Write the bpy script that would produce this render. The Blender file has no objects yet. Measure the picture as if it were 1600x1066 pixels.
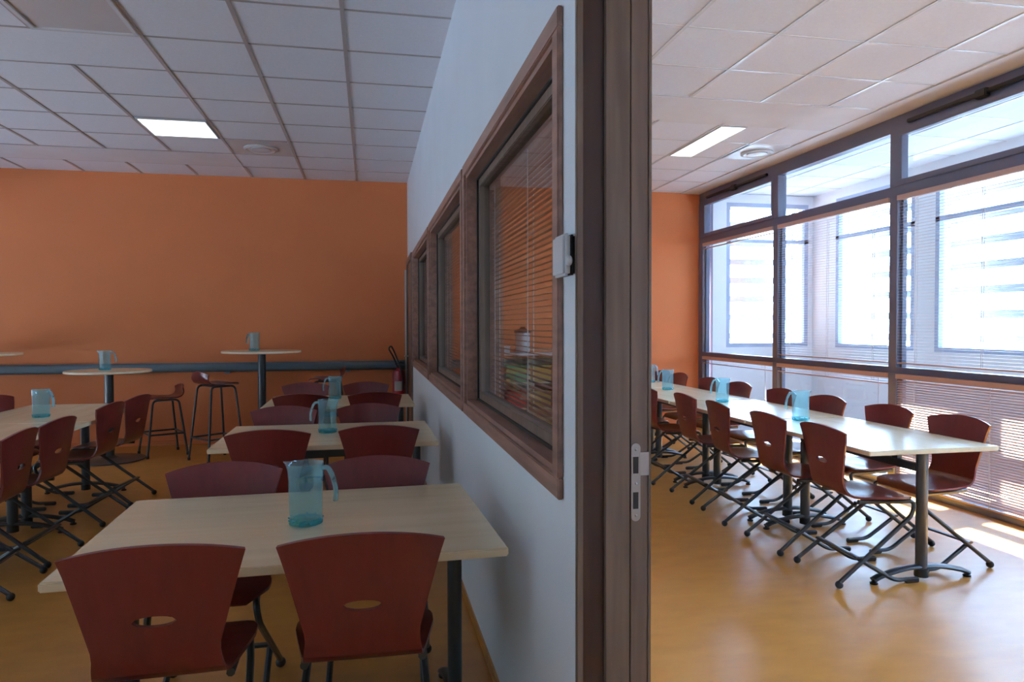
import bpy, bmesh, math, random
from mathutils import Vector, Matrix
random.seed(7)
R = math.radians
SC = bpy.context.scene
COL = SC.collection

# ---------------------------------------------------------------- camera
cam_d = bpy.data.cameras.new('camera'); cam = bpy.data.objects.new('camera', cam_d); COL.objects.link(cam)
cam_d.sensor_width = 36.0; cam_d.sensor_fit = 'HORIZONTAL'
cam_d.lens = 1108.5 / 1600 * 36.0
cam_d.clip_start = 0.02; cam_d.clip_end = 200
yaw, pitch, roll = R(11.399), R(-1.267), R(-0.134)
fw = Vector((math.sin(yaw)*math.cos(pitch), math.cos(yaw)*math.cos(pitch), math.sin(pitch)))
rt = Vector((math.cos(yaw), -math.sin(yaw), 0)); up = rt.cross(fw)
rt2 = rt*math.cos(roll) + up*math.sin(roll); up2 = -rt*math.sin(roll) + up*math.cos(roll)
m = Matrix((rt2, up2, -fw)).transposed().to_4x4(); m.translation = Vector((0, 0, 1.405))
cam.matrix_world = m
SC.camera = cam

# ---------------------------------------------------------------- world, sun, exposure
w = bpy.data.worlds.new('sky'); SC.world = w; w.use_nodes = True
nt = w.node_tree; bg = nt.nodes['Background']
tc = nt.nodes.new('ShaderNodeTexCoord'); sep = nt.nodes.new('ShaderNodeSeparateXYZ')
rmp = nt.nodes.new('ShaderNodeValToRGB')
nt.links.new(tc.outputs['Generated'], sep.inputs[0])
mp = nt.nodes.new('ShaderNodeMapRange'); mp.inputs['From Min'].default_value = -0.3; mp.inputs['From Max'].default_value = 1.0
nt.links.new(sep.outputs['Z'], mp.inputs['Value']); nt.links.new(mp.outputs[0], rmp.inputs[0])
rmp.color_ramp.elements[0].color = (0.62, 0.62, 0.60, 1); rmp.color_ramp.elements[0].position = 0.16
rmp.color_ramp.elements[1].color = (0.55, 0.72, 1.0, 1)
e = rmp.color_ramp.elements.new(0.28); e.color = (0.88, 0.95, 1.0, 1)
# sky brighter towards the sun; its far side is dimmed to balance the rooms
side = nt.nodes.new('ShaderNodeMapRange'); side.inputs['From Min'].default_value = -0.1; side.inputs['From Max'].default_value = 0.9
side.interpolation_type = 'SMOOTHSTEP'
dt = nt.nodes.new('ShaderNodeVectorMath'); dt.operation = 'DOT_PRODUCT'; dt.inputs[1].default_value = (0.86, 0.51, 0)
nt.links.new(tc.outputs['Generated'], dt.inputs[0]); nt.links.new(dt.outputs['Value'], side.inputs['Value'])
cmx = nt.nodes.new('ShaderNodeMix'); cmx.data_type = 'RGBA'; cmx.blend_type = 'MIX'
cmx.inputs[6].default_value = (0.068, 0.082, 0.092, 1); cmx.inputs[7].default_value = (1.32, 1.66, 2.32, 1)
nt.links.new(side.outputs[0], cmx.inputs[0])
mul = nt.nodes.new('ShaderNodeMix'); mul.data_type = 'RGBA'; mul.blend_type = 'MULTIPLY'; mul.inputs[0].default_value = 1.0
nt.links.new(rmp.outputs[0], mul.inputs[6]); nt.links.new(cmx.outputs[2], mul.inputs[7])
nt.links.new(mul.outputs[2], bg.inputs['Color'])
bg.inputs['Strength'].default_value = 30.0
sd = bpy.data.lights.new('sun', 'SUN'); sd.energy = 430.0; sd.angle = R(0.8); sd.color = (1.0, 0.97, 0.94)
sun = bpy.data.objects.new('sun', sd); COL.objects.link(sun)
sun.rotation_euler = Vector((-0.78, -0.22, -1.0)).to_track_quat('-Z', 'Y').to_euler()
sun.location = (12, 6, 10)
SC.view_settings.view_transform = 'Standard'; SC.view_settings.look = 'None'
SC.view_settings.gamma = 1.0; SC.view_settings.use_curve_mapping = False
SC.view_settings.exposure = -0.6
SC.render.engine = 'CYCLES'
SC.cycles.use_denoising = True
SC.cycles.max_bounces = 10; SC.cycles.diffuse_bounces = 6; SC.cycles.glossy_bounces = 4
SC.cycles.transmission_bounces = 8; SC.cycles.transparent_max_bounces = 24
SC.cycles.caustics_reflective = False; SC.cycles.caustics_refractive = False
SC.cycles.sample_clamp_indirect = 8.0

# ---------------------------------------------------------------- materials
def mat(name, col, rough=0.5, metal=0.0, col2=None, scale=8.0, stretch=(1, 1, 1), bump=0.0, coat=0.0, spec=0.5, detail=4, lo=0.3, hi=0.7, bscale=None):
    M = bpy.data.materials.new(name); M.use_nodes = True
    n, l = M.node_tree.nodes, M.node_tree.links; b = n['Principled BSDF']
    b.inputs['Base Color'].default_value = (*col, 1); b.inputs['Roughness'].default_value = rough
    b.inputs['Metallic'].default_value = metal; b.inputs['Coat Weight'].default_value = coat
    b.inputs['Coat Roughness'].default_value = 0.12
    b.inputs['Specular IOR Level'].default_value = spec
    if col2 is None: col2 = tuple(c*0.93 for c in col)
    t = n.new('ShaderNodeTexCoord'); mpn = n.new('ShaderNodeMapping'); mpn.inputs['Scale'].default_value = stretch
    ns = n.new('ShaderNodeTexNoise'); ns.inputs['Scale'].default_value = scale; ns.inputs['Detail'].default_value = detail
    l.new(t.outputs['Object'], mpn.inputs[0]); l.new(mpn.outputs[0], ns.inputs['Vector'])
    cr = n.new('ShaderNodeValToRGB'); cr.color_ramp.elements[0].position = lo; cr.color_ramp.elements[1].position = hi
    cr.color_ramp.elements[0].color = (*col, 1); cr.color_ramp.elements[1].color = (*col2, 1)
    l.new(ns.outputs['Fac'], cr.inputs[0]); l.new(cr.outputs[0], b.inputs['Base Color'])
    if bump:
        bp = n.new('ShaderNodeBump'); bp.inputs['Strength'].default_value = bump; bp.inputs['Distance'].default_value = 0.002
        src = ns
        if bscale:
            src = n.new('ShaderNodeTexNoise'); src.inputs['Scale'].default_value = bscale
            l.new(t.outputs['Object'], src.inputs['Vector'])
        l.new(src.outputs['Fac'], bp.inputs['Height']); l.new(bp.outputs[0], b.inputs['Normal'])
    return M

def wood(name, c1, c2, axis='z', rough=0.42, scale=6.0, spec=0.5):
    st = {'x': (0.08, 1, 1), 'y': (1, 0.08, 1), 'z': (1, 1, 0.08)}[axis]
    return mat(name, c1, rough, col2=c2, scale=scale*5, stretch=st, bump=0.15, detail=8, lo=0.35, hi=0.65, spec=spec)

def emis(name, col, s):
    M = bpy.data.materials.new(name); M.use_nodes = True
    n, l = M.node_tree.nodes, M.node_tree.links; b = n['Principled BSDF']
    b.inputs['Base Color'].default_value = (*col, 1)
    b.inputs['Emission Color'].default_value = (*col, 1); b.inputs['Emission Strength'].default_value = s
    return M

def schlick(n, l, f0, k=1.0):
    """fresnel reflectance that is the same from both sides of a thin sheet"""
    lw = n.new('ShaderNodeLayerWeight'); lw.inputs['Blend'].default_value = 0.5
    p = n.new('ShaderNodeMath'); p.operation = 'POWER'; p.inputs[1].default_value = 5.0
    l.new(lw.outputs['Facing'], p.inputs[0])
    a = n.new('ShaderNodeMath'); a.operation = 'MULTIPLY_ADD'; a.inputs[1].default_value = (1-f0)*k; a.inputs[2].default_value = f0*k
    l.new(p.outputs[0], a.inputs[0]); return a

def glass(name, tint=(0.93, 0.97, 0.97), rough=0.02, ior=1.45, boost=1.0):
    M = bpy.data.materials.new(name); M.use_nodes = True
    n, l = M.node_tree.nodes, M.node_tree.links; n.remove(n['Principled BSDF'])
    out = n['Material Output']; tr = n.new('ShaderNodeBsdfTransparent'); tr.inputs[0].default_value = (*tint, 1)
    gl = n.new('ShaderNodeBsdfGlossy'); gl.inputs['Roughness'].default_value = rough
    mx = n.new('ShaderNodeMixShader'); l.new(schlick(n, l, .04, boost).outputs[0], mx.inputs[0])
    l.new(tr.outputs[0], mx.inputs[1]); l.new(gl.outputs[0], mx.inputs[2]); l.new(mx.outputs[0], out.inputs[0])
    return M

def plastic(name, tint, diff, dw, rough=0.12):
    """see-through tinted plastic: transparent + translucent body + fresnel gloss"""
    M = bpy.data.materials.new(name); M.use_nodes = True
    n, l = M.node_tree.nodes, M.node_tree.links; n.remove(n['Principled BSDF'])
    out = n['Material Output']; tr = n.new('ShaderNodeBsdfTransparent'); tr.inputs[0].default_value = (*tint, 1)
    df = n.new('ShaderNodeBsdfDiffuse'); df.inputs[0].default_value = (*diff, 1)
    tl = n.new('ShaderNodeBsdfTranslucent'); tl.inputs[0].default_value = (*diff, 1)
    m0 = n.new('ShaderNodeMixShader'); m0.inputs[0].default_value = 0.6
    l.new(df.outputs[0], m0.inputs[1]); l.new(tl.outputs[0], m0.inputs[2])
    t = n.new('ShaderNodeTexCoord'); ns = n.new('ShaderNodeTexNoise'); ns.inputs['Scale'].default_value = 30
    l.new(t.outputs['Object'], ns.inputs['Vector'])
    mr = n.new('ShaderNodeMapRange'); mr.inputs['To Min'].default_value = dw*0.8; mr.inputs['To Max'].default_value = dw*1.2
    l.new(ns.outputs['Fac'], mr.inputs['Value'])
    m1 = n.new('ShaderNodeMixShader'); l.new(mr.outputs[0], m1.inputs[0])
    l.new(tr.outputs[0], m1.inputs[1]); l.new(m0.outputs[0], m1.inputs[2])
    gl = n.new('ShaderNodeBsdfGlossy'); gl.inputs['Roughness'].default_value = rough
    m2 = n.new('ShaderNodeMixShader'); l.new(schlick(n, l, .04, .8).outputs[0], m2.inputs[0])
    l.new(m1.outputs[0], m2.inputs[1]); l.new(gl.outputs[0], m2.inputs[2]); l.new(m2.outputs[0], out.inputs[0])
    return M

MAT = dict(
    white=mat('white_paint', (0.78, 0.83, 0.875), 0.75, col2=(0.74, 0.79, 0.835), scale=2.0, bump=0.3, bscale=180),
    orange=mat('orange_paint', (0.57, 0.172, 0.060), 0.75, col2=(0.535, 0.160, 0.055), scale=1.5, bump=0.2, bscale=160, spec=0.3),
    floor=mat('ochre_linoleum', (0.52, 0.225, 0.042), 0.33, col2=(0.44, 0.182, 0.032), scale=5.0, stretch=(1, 2.2, 1), detail=10, bump=0.03, spec=0.65, bscale=20),
    tile=mat('ceiling_tile', (0.83, 0.82, 0.845), 0.9, col2=(0.79, 0.78, 0.805), scale=60, bump=0.2),
    plaster=mat('plasterboard', (0.80, 0.77, 0.77), 0.7, scale=3),
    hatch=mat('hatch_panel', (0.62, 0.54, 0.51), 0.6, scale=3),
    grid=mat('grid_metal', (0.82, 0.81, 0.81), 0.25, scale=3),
    grid_l=mat('shaded_grid_metal', (0.44, 0.385, 0.36), 0.4, scale=3),  # same white grid metal, the dim room's shade put into its colour
    wood_d=wood('dark_stained_oak', (0.20, 0.138, 0.105), (0.12, 0.082, 0.062), 'z'),
    wood_h=wood('oak_horizontal', (0.34, 0.185, 0.135), (0.22, 0.12, 0.09), 'y'),
    wood_m=wood('mid_oak', (0.19, 0.135, 0.100), (0.12, 0.082, 0.060), 'z'),
    wood_b=wood('door_wood', (0.30, 0.12, 0.07), (0.22, 0.085, 0.05), 'z'),
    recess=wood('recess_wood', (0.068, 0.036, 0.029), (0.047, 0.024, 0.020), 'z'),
    gasket=mat('black_gasket', (0.012, 0.013, 0.014), 0.5),
    maple=wood('maple_laminate', (0.87, 0.73, 0.48), (0.80, 0.66, 0.42), 'x', 0.22, scale=3.0, spec=0.8),
    maple_y=wood('maple_laminate_lengthwise', (0.66, 0.54, 0.40), (0.60, 0.48, 0.34), 'y', 0.3, scale=3.0),
    red=mat('red_stained_ply', (0.140, 0.018, 0.015), 0.29, col2=(0.108, 0.014, 0.012), scale=30, stretch=(1, 1, 0.2), spec=0.4, coat=0.15, detail=6),
    metal=mat('grey_enamel', (0.036, 0.043, 0.046), 0.35, col2=(0.030, 0.036, 0.039), scale=5, coat=0.2),
    black=mat('black_plastic', (0.012, 0.012, 0.013), 0.4),
    frame=mat('anthracite_aluminium', (0.125, 0.135, 0.20), 0.4, scale=4),  # lifted and blued: glare from the bright panes is in the colour
    frame_o=mat('outer_frame_aluminium', (0.40, 0.47, 0.62), 0.45, scale=4),  # washed pale blue, the veiling glare of the windows put into the colour
    rail=mat('blue_grey_rail', (0.10, 0.145, 0.165), 0.35, scale=4),
    steel=mat('brushed_steel', (0.45, 0.43, 0.42), 0.4, metal=0.8, scale=40, stretch=(1, 1, 0.1)),
    copper=mat('copper_headrail', (0.58, 0.38, 0.32), 0.4, metal=0.1, scale=4),
    pvc=mat('white_plastic', (0.62, 0.66, 0.68), 0.4, scale=4),
    ext=mat('extinguisher_red', (0.36, 0.015, 0.02), 0.3, coat=0.5),
    label=mat('paper_label', (0.55, 0.55, 0.52), 0.6),
    lamp=emis('lamp_diffuser', (1.0, 0.99, 0.96), 3.0),
    pane=glass('clear_pane', boost=1.0),
    pane_p=glass('partition_pane', tint=(0.88, 0.90, 0.90), ior=1.35, boost=0.8),
    jug=plastic('cyan_plastic', (0.86, 0.97, 0.985), (0.48, 0.78, 0.83), 0.13),
    jugb=plastic('cyan_plastic_thick', (0.60, 0.93, 0.97), (0.15, 0.68, 0.80), 0.35),
    jugh=plastic('cyan_plastic_handle', (0.75, 0.95, 0.97), (0.60, 0.84, 0.88), 0.30),
    green=mat('green_plastic', (0.25, 0.40, 0.16), 0.5), yellow=mat('yellow_plastic', (0.50, 0.36, 0.10), 0.5),
    redbin=mat('red_plastic', (0.45, 0.05, 0.04), 0.5), orbin=mat('orange_plastic', (0.70, 0.22, 0.04), 0.5),
    louver=mat('louver_slats', (0.26, 0.27, 0.30), 0.5, scale=3),
    white_g=mat('gallery_white', (0.93, 0.93, 0.94), 0.8, scale=2, col2=(.92, .92, .93)),
    concrete=mat('pale_terrace', (0.90, 0.90, 0.90), 0.8, scale=3),
)
def blindmat(name, col, tw):
    M = bpy.data.materials.new(name); M.use_nodes = True
    n, l = M.node_tree.nodes, M.node_tree.links; n.remove(n['Principled BSDF'])
    out = n['Material Output']; df = n.new('ShaderNodeBsdfPrincipled'); df.inputs['Roughness'].default_value = 0.4
    tl = n.new('ShaderNodeBsdfTranslucent'); mx = n.new('ShaderNodeMixShader'); mx.inputs[0].default_value = tw
    t = n.new('ShaderNodeTexCoord'); ns = n.new('ShaderNodeTexNoise'); ns.inputs['Scale'].default_value = 4
    l.new(t.outputs['Object'], ns.inputs['Vector']); cr = n.new('ShaderNodeValToRGB')
    cr.color_ramp.elements[0].color = (*col, 1); cr.color_ramp.elements[1].color = (*[c*0.93 for c in col], 1)
    l.new(ns.outputs['Fac'], cr.inputs[0]); l.new(cr.outputs[0], df.inputs['Base Color']); l.new(cr.outputs[0], tl.inputs[0])
    l.new(df.outputs[0], mx.inputs[1]); l.new(tl.outputs[0], mx.inputs[2]); l.new(mx.outputs[0], out.inputs[0])
    return M
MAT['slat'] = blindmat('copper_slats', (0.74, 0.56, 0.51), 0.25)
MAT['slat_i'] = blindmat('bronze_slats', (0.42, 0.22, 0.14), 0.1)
MAT['cord'] = mat('white_cord', (0.70, 0.68, 0.66), 0.7)

# ---------------------------------------------------------------- mesh helpers
def box(bm, x0, x1, y0, y1, z0, z1, bev=0.0):
    vs = [bm.verts.new((x, y, z)) for z in (z0, z1) for y in (y0, y1) for x in (x0, x1)]
    fs = [bm.faces.new([vs[i] for i in f]) for f in ((0, 2, 3, 1), (4, 5, 7, 6), (0, 1, 5, 4), (2, 6, 7, 3), (0, 4, 6, 2), (1, 3, 7, 5))]
    if bev:
        es = {e for f in fs for e in f.edges}
        bmesh.ops.bevel(bm, geom=list(es), offset=bev, segments=2, affect='EDGES')

def fillet(pts, r, n=6):
    pts = [Vector(p) for p in pts]
    rs = r if isinstance(r, (list, tuple)) else [r]*len(pts)
    out = [pts[0]]
    for i in range(1, len(pts)-1):
        a, b, c = pts[i-1], pts[i], pts[i+1]; d1 = (a-b); d2 = (c-b)
        rr = min(rs[i], d1.length*0.49, d2.length*0.49)
        if rr < 1e-5: out.append(b); continue
        p1 = b + d1.normalized()*rr; p2 = b + d2.normalized()*rr
        for k in range(n+1):
            t = k/n; out.append(p1*(1-t)**2 + b*2*t*(1-t) + p2*t*t)
    out.append(pts[-1]); return out

def tube(bm, pts, r, seg=8, flat=None):
    """sweep a circle (or an ellipse r x flat) along pts; r may be a list"""
    pts = [Vector(p) for p in pts]; n = len(pts); rings = []
    T = [(pts[min(i+1, n-1)] - pts[max(i-1, 0)]).normalized() for i in range(n)]
    ref = Vector((0, 0, 1)) if abs(T[0].z) < 0.9 else Vector((1, 0, 0))
    u = T[0].cross(ref).normalized()
    for i in range(n):
        u = (u - T[i]*u.dot(T[i])).normalized(); v = T[i].cross(u)
        ri = r[i] if isinstance(r, (list, tuple)) else r
        rv = flat if flat else ri
        rings.append([bm.verts.new(pts[i] + u*ri*math.cos(2*math.pi*k/seg) + v*rv*math.sin(2*math.pi*k/seg)) for k in range(seg)])
    for a, b in zip(rings, rings[1:]):
        for k in range(seg): bm.faces.new((a[k], a[(k+1) % seg], b[(k+1) % seg], b[k]))
    bm.faces.new(rings[0][::-1]); bm.faces.new(rings[-1])

def lathe(bm, prof, seg=24, c=(0, 0, 0), caps=True):
    rings = []
    for r, z in prof:
        rings.append([bm.verts.new((c[0]+r*math.cos(2*math.pi*k/seg), c[1]+r*math.sin(2*math.pi*k/seg), c[2]+z)) for k in range(seg)])
    for a, b in zip(rings, rings[1:]):
        for k in range(seg): bm.faces.new((a[k], a[(k+1) % seg], b[(k+1) % seg], b[k]))
    if caps:
        bm.faces.new(rings[0][::-1]); bm.faces.new(rings[-1])

def ball(bm, c, r, sz=1.0):
    bmesh.ops.create_uvsphere(bm, u_segments=12, v_segments=8, radius=r, matrix=Matrix.Translation(c) @ Matrix.Diagonal((1, 1, sz, 1)))

def mesh(name, bm, m, parent=None, smooth=True):
    bmesh.ops.recalc_face_normals(bm, faces=bm.faces)
    me = bpy.data.meshes.new(name); bm.to_mesh(me); bm.free()
    if smooth:
        me.polygons.foreach_set('use_smooth', [True]*len(me.polygons))
        me.set_sharp_from_angle(angle=R(35))
    me.materials.append(m)
    o = bpy.data.objects.new(name, me); COL.objects.link(o)
    if parent: o.parent = parent
    return o

def B(name, boxes, m, parent=None, bev=0.0, smooth=False):
    bm = bmesh.new()
    for b in boxes: box(bm, *b, bev=bev)
    return mesh(name, bm, m, parent, smooth)

def struct(o): o['kind'] = 'structure'; return o
def tag(o, label, cat, group=None):
    o['label'] = label; o['category'] = cat
    if group: o['group'] = group
    return o
def empty(name, loc=(0, 0, 0), rz=0.0):
    o = bpy.data.objects.new(name, None); COL.objects.link(o); o.location = loc; o.rotation_euler = (0, 0, rz)
    o.empty_display_size = 0.1; return o
KIDS = {}
def kids(o): return [c for c in bpy.data.objects if c.parent == o]
def copy_tree(o, parent=None, tree=None):
    tree = tree or get_tree(o)
    c = o.copy(); COL.objects.link(c); c.parent = parent
    for ch in tree[1]: copy_tree(ch[0], c, ch)
    return c
def get_tree(o):
    if o.name not in KIDS: KIDS[o.name] = (o, [get_tree(c) for c in kids(o)])
    return KIDS[o.name]
_used = set()
def place(proto, x, y, rz, label, cat, group=None, z=0.0):
    tree = get_tree(proto)
    if proto.name in _used: o = copy_tree(proto, None, tree)
    else: o = proto; _used.add(proto.name)
    o.location = (x, y, z); o.rotation_euler = (0, 0, rz)
    return tag(o, label, cat, group)

# ---------------------------------------------------------------- the setting
PX, PX2, WX, CZ, FY = 0.48, 0.65, 4.45, 3.19, 9.0
LX, BY = -5.4, -2.2
struct(B('floor', [(LX-.2, WX+0.08, BY-.2, FY+.2, -0.15, 0)], MAT['floor']))
struct(B('ceiling', [(LX-.2, WX+0.1, BY-.2, FY+.2, CZ, CZ+0.25)], MAT['tile']))
struct(B('wall_back', [(LX-.2, WX+0.1, FY, FY+0.2, 0, CZ)], MAT['orange']))
struct(B('wall_front', [(LX-.2, WX+1.7, BY-.2, BY, 0, CZ)], MAT['white']))
# left wall with its window openings (out of frame, they light the room)
lw = []; openings = [(-1.9, 0.9), (1.4, 3.3), (4.3, 6.0), (6.7, 8.5)]; z0, z1 = 0.12, 2.5
lw += [(LX-.2, LX, BY, FY, 0, z0), (LX-.2, LX, BY, FY, z1, CZ)]
ys = [BY] + [v for o in openings for v in o] + [FY]
for i in range(0, len(ys), 2): lw.append((LX-.2, LX, ys[i], ys[i+1], z0, z1))
struct(B('wall_left', lw, MAT['white']))
for a, b in openings:
    f = struct(B('window_%d' % (9 + openings.index((a, b))), [(LX-.14, LX-.06, a, b, z0, z0+.06), (LX-.14, LX-.06, a, b, z1-.06, z1), (LX-.14, LX-.06, a, a+.06, z0+.06, z1-.06), (LX-.14, LX-.06, b-.06, b, z0+.06, z1-.06), (LX-.14, LX-.06, (a+b)/2-.03, (a+b)/2+.03, z0+.06, z1-.06)], MAT['frame']))
    B('pane', [(LX-.105, LX-.095, a+.06, b-.06, z0+.06, z1-.06)], MAT['pane'], f)

# partition wall: three interior windows, a door at its far end and the wide doorway we look through
WIN = [(1.765, 3.515), (3.65, 5.63), (5.79, 7.77)]; WZ0, WZ1 = 1.005, 2.16
DO = (8.02, 8.90, 2.17)       # far door
DW = (0.30, 1.61, 2.42)       # near doorway
pw = [(PX, PX2, BY, DW[0], 0, CZ), (PX, PX2, DW[0], DW[1], DW[2], CZ), (PX, PX2, DW[1], DO[0], 0, WZ0), (PX, PX2, DW[1], DO[0], WZ1, CZ),
      (PX, PX2, DW[1], WIN[0][0], WZ0, WZ1), (PX, PX2, WIN[0][1], WIN[1][0], WZ0, WZ1), (PX, PX2, WIN[1][1], WIN[2][0], WZ0, WZ1),
      (PX, PX2, WIN[2][1], DO[0], WZ0, WZ1), (PX, PX2, DO[0], DO[1], DO[2], CZ), (PX, PX2, DO[1], FY, 0, CZ)]
struct(B('wall_partition', pw, MAT['white']))
struct(B('baseboard_partition', [(PX-.010, PX, DW[1]+.012, DO[0]-.06, 0, 0.045)], MAT['floor']))
struct(B('baseboard_back', [(LX, PX, FY-.012, FY, 0, 0.05), (PX2, WX, FY-.012, FY, 0, 0.05)], MAT['orange']))

def part_window(k, y0, y1):
    z0, z1 = WZ0, WZ1; t = 0.03; c = 0.052
    # liner (reveal boards)
    root = struct(B('window_%d' % k, [(PX-.004, PX2+.004, y0, y1, z0, z0+t), (PX-.004, PX2+.004, y0, y1, z1-t, z1),
              (PX-.004, PX2+.004, y0, y0+t, z0+t, z1-t), (PX-.004, PX2+.004, y1-t, y1, z0+t, z1-t)], MAT['wood_h']))
    for xa, xb in ((PX-.016, PX-.0005), (PX2+.0005, PX2+.016)):
        B('casing', [(xa, xb, y0-c+.01, y1+c-.01, z0-c+.01, z0+.012), (xa, xb, y0-c+.01, y1+c-.01, z1-.012, z1+c-.01),
              (xa, xb, y0-c+.01, y0+.012, z0+.012, z1-.012), (xa, xb, y1-.012, y1+c-.01, z0+.012, z1-.012)], MAT['wood_h'], root, bev=0.003)
    a, b, g0, g1 = y0+t, y1-t, z0+t, z1-t; s = 0.045
    xs0, xs1 = PX+.055, PX+.105
    B('sash', [(xs0, xs1, a, b, g0, g0+s), (xs0, xs1, a, b, g1-s, g1), (xs0, xs1, a, a+s, g0+s, g1-s), (xs0, xs1, b-s, b, g0+s, g1-s)], MAT['wood_m'], root, bev=0.003)
    gk = 0.009; xg = PX+.052
    a2, b2, h0, h1 = a, b, g0, g1
    B('gasket', [(xg-.006, xs0, a, b, g0, g0+gk), (xg-.006, xs0, a, b, g1-gk, g1), (xg-.006, xs0, a, a+gk, g0+gk, g1-gk), (xg-.006, xs0, b-gk, b, g0+gk, g1-gk)], MAT['gasket'], root)
    B('pane', [(PX+.077, PX+.083, a+s, b-s, g0+s, g1-s)], MAT['pane_p'], root)
    return (a+s, b-s, g0+s, g1-s)

def blind(x, y0, y1, z0, z1, pitch, width, tilt, m, label, group, drop=1.0, cords=(0.12, 0.5, 0.88), headcol='copper', wand=None, headh=.042):
    root = empty('venetian_blind', (x, (y0+y1)/2, z1)); L = (y1-y0)/2
    tag(root, label, 'blind', group)
    hr = headh
    B('headrail', [(-.022, .016, -L, L, -hr, 0)], MAT[headcol], root, bev=.002)
    bm = bmesh.new(); n = int((z1-hr-z0)*drop/pitch); c, s = math.cos(tilt), math.sin(tilt)
    zb = -hr - n*pitch
    for i in range(1, n):
        z = -hr - i*pitch; pr = []
        for q in (-1, -.33, .33, 1):
            px = q*width/2; pz = 0.0016*(1-q*q)
            pr.append((px*c - pz*s, z + px*s + pz*c))
        th = 0.0005
        v = [[bm.verts.new((p[0], yy, p[1]+dz)) for p in pr] for yy in (-L+.005, L-.005) for dz in (0, th)]
        for k in range(3):
            bm.faces.new((v[0][k], v[0][k+1], v[2][k+1], v[2][k])); bm.faces.new((v[1][k], v[3][k], v[3][k+1], v[1][k+1]))
        bm.faces.new((v[0][0], v[2][0], v[3][0], v[1][0])); bm.faces.new((v[0][3], v[1][3], v[3][3], v[2][3]))
    mesh('slats', bm, m, root)
    B('bottom_rail', [(-.011, .011, -L+.005, L-.005, zb-.012, zb)], MAT[headcol], root, bev=.002)
    for f in cords:
        yy = -L + f*2*L
        for dx in (-width/2-.0015, width/2+.0015):
            bm = bmesh.new(); tube(bm, [(dx, yy, -hr), (dx, yy, zb)], 0.0022, 6); mesh('ladder_cord', bm, MAT['cord'], root)
    if wand is not None:
        bm = bmesh.new(); yy = wand; tube(bm, [(-.022, yy, -hr), (-.024, yy, -.42)], 0.0035, 6); ball(bm, Vector((-.024, yy, -.43)), .009, 1.5)
        mesh('tilt_wand', bm, MAT['pvc'], root)
    return root

where = ['nearest', 'middle', 'farthest']
for k, (y0, y1) in enumerate(WIN):
    a, b, g0, g1 = part_window(k+1, y0, y1)
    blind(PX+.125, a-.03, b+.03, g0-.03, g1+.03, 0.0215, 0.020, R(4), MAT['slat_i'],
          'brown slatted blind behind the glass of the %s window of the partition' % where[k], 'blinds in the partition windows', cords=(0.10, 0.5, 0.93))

# far door of the partition: frame, leaf slightly proud, glazed strip
df = struct(B('door_1', [(PX-.02, PX2+.01, DO[0]-.05, DO[0]+.015, 0, DO[2]+.05), (PX-.02, PX2+.01, DO[1]-.015, DO[1]+.05, 0, DO[2]+.05), (PX-.02, PX2+.01, DO[0]+.015, DO[1]-.015, DO[2]-.015, DO[2]+.05)], MAT['wood_d'], bev=.002))
lf = B('door_leaf', [(PX+.0, PX+.04, DO[0]+.018, DO[1]-.018, 0.006, DO[2]-.02)], MAT['wood_b'], df)
B('kick_plate', [(PX-.002, PX+.0, DO[0]+.03, DO[1]-.03, .02, .25)], MAT['steel'], lf)
bm = bmesh.new(); tube(bm, fillet([(PX, DO[1]-.09, 1.03), (PX-.05, DO[1]-.09, 1.03), (PX-.05, DO[1]-.2, 1.03)], .012), .009); mesh('door_handle', bm, MAT['steel'], lf)
struct(B('trim_2', [(PX-.035, PX-.001, FY-.055, FY-.001, 0, 2.10)], MAT['pvc'], bev=.004))

# near doorway jamb (we look at its stop, its recess and its strike plate)
Y = DW[1]; H = DW[2]
jf = struct(B('door_2', [(PX-.003, PX+.013, Y-.012, Y+.003, 0, H+.06), (PX+.070, PX+.128, Y-.014, Y-.0005, 0, H), (PX+.070, PX2-.002, Y-.0005, Y, 0, H)], MAT['wood_m'], bev=.002))
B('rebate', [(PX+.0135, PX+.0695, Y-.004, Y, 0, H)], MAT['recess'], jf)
B('bead', [(PX+.066, PX+.0705, Y-.020, Y-.004, 0, H)], MAT['wood_m'], jf, bev=.001)
B('door_stop', [(PX+.131, PX2+.004, Y-.010, Y-.0005, 0, H)], MAT['wood_d'], jf, bev=.0015)
B('architrave', [(PX2+.0045, PX2+.014, Y-.010, Y+.06, 0, H+.06)], MAT['wood_m'], jf, bev=.002)
# door frame on the near side of the opening and over the head
B('head_jamb', [(PX-.003, PX2+.014, DW[0]+.02, Y-.021, H-.03, H)], MAT['wood_m'], jf)
B('side_jamb', [(PX-.003, PX2+.014, DW[0], DW[0]+.02, 0, H)], MAT['wood_m'], jf)
# strike plate with rounded ends, two openings, three screws
bm = bmesh.new(); xc = PX+.1435; za, zb_, hw = .935, 1.122, .0115; yy = Y-.0115
def ngon_plate(bm, pts, y0, y1):
    f0 = [bm.verts.new((x, y0, z)) for x, z in pts]; f1 = [bm.verts.new((x, y1, z)) for x, z in pts]
    bm.faces.new(f0); bm.faces.new(f1[::-1])
    for i in range(len(pts)): bm.faces.new((f0[i], f0[i-1], f1[i-1], f1[i]))
pts = [(xc + hw*math.cos(a), zb_-hw + hw*math.sin(a)) for a in [math.pi*i/10 for i in range(11)]] + [(xc + hw*math.cos(a), za+hw + hw*math.sin(a)) for a in [math.pi+math.pi*i/10 for i in range(11)]]
ngon_plate(bm, pts, yy-.0015, yy+.001)
sp = mesh('strike_plate', bm, MAT['steel'], jf, False)
B('lip', [(xc+hw-.002, PX2+.006, yy-.0022, yy+.001, 1.045, 1.100)], MAT['steel'], sp)
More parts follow.
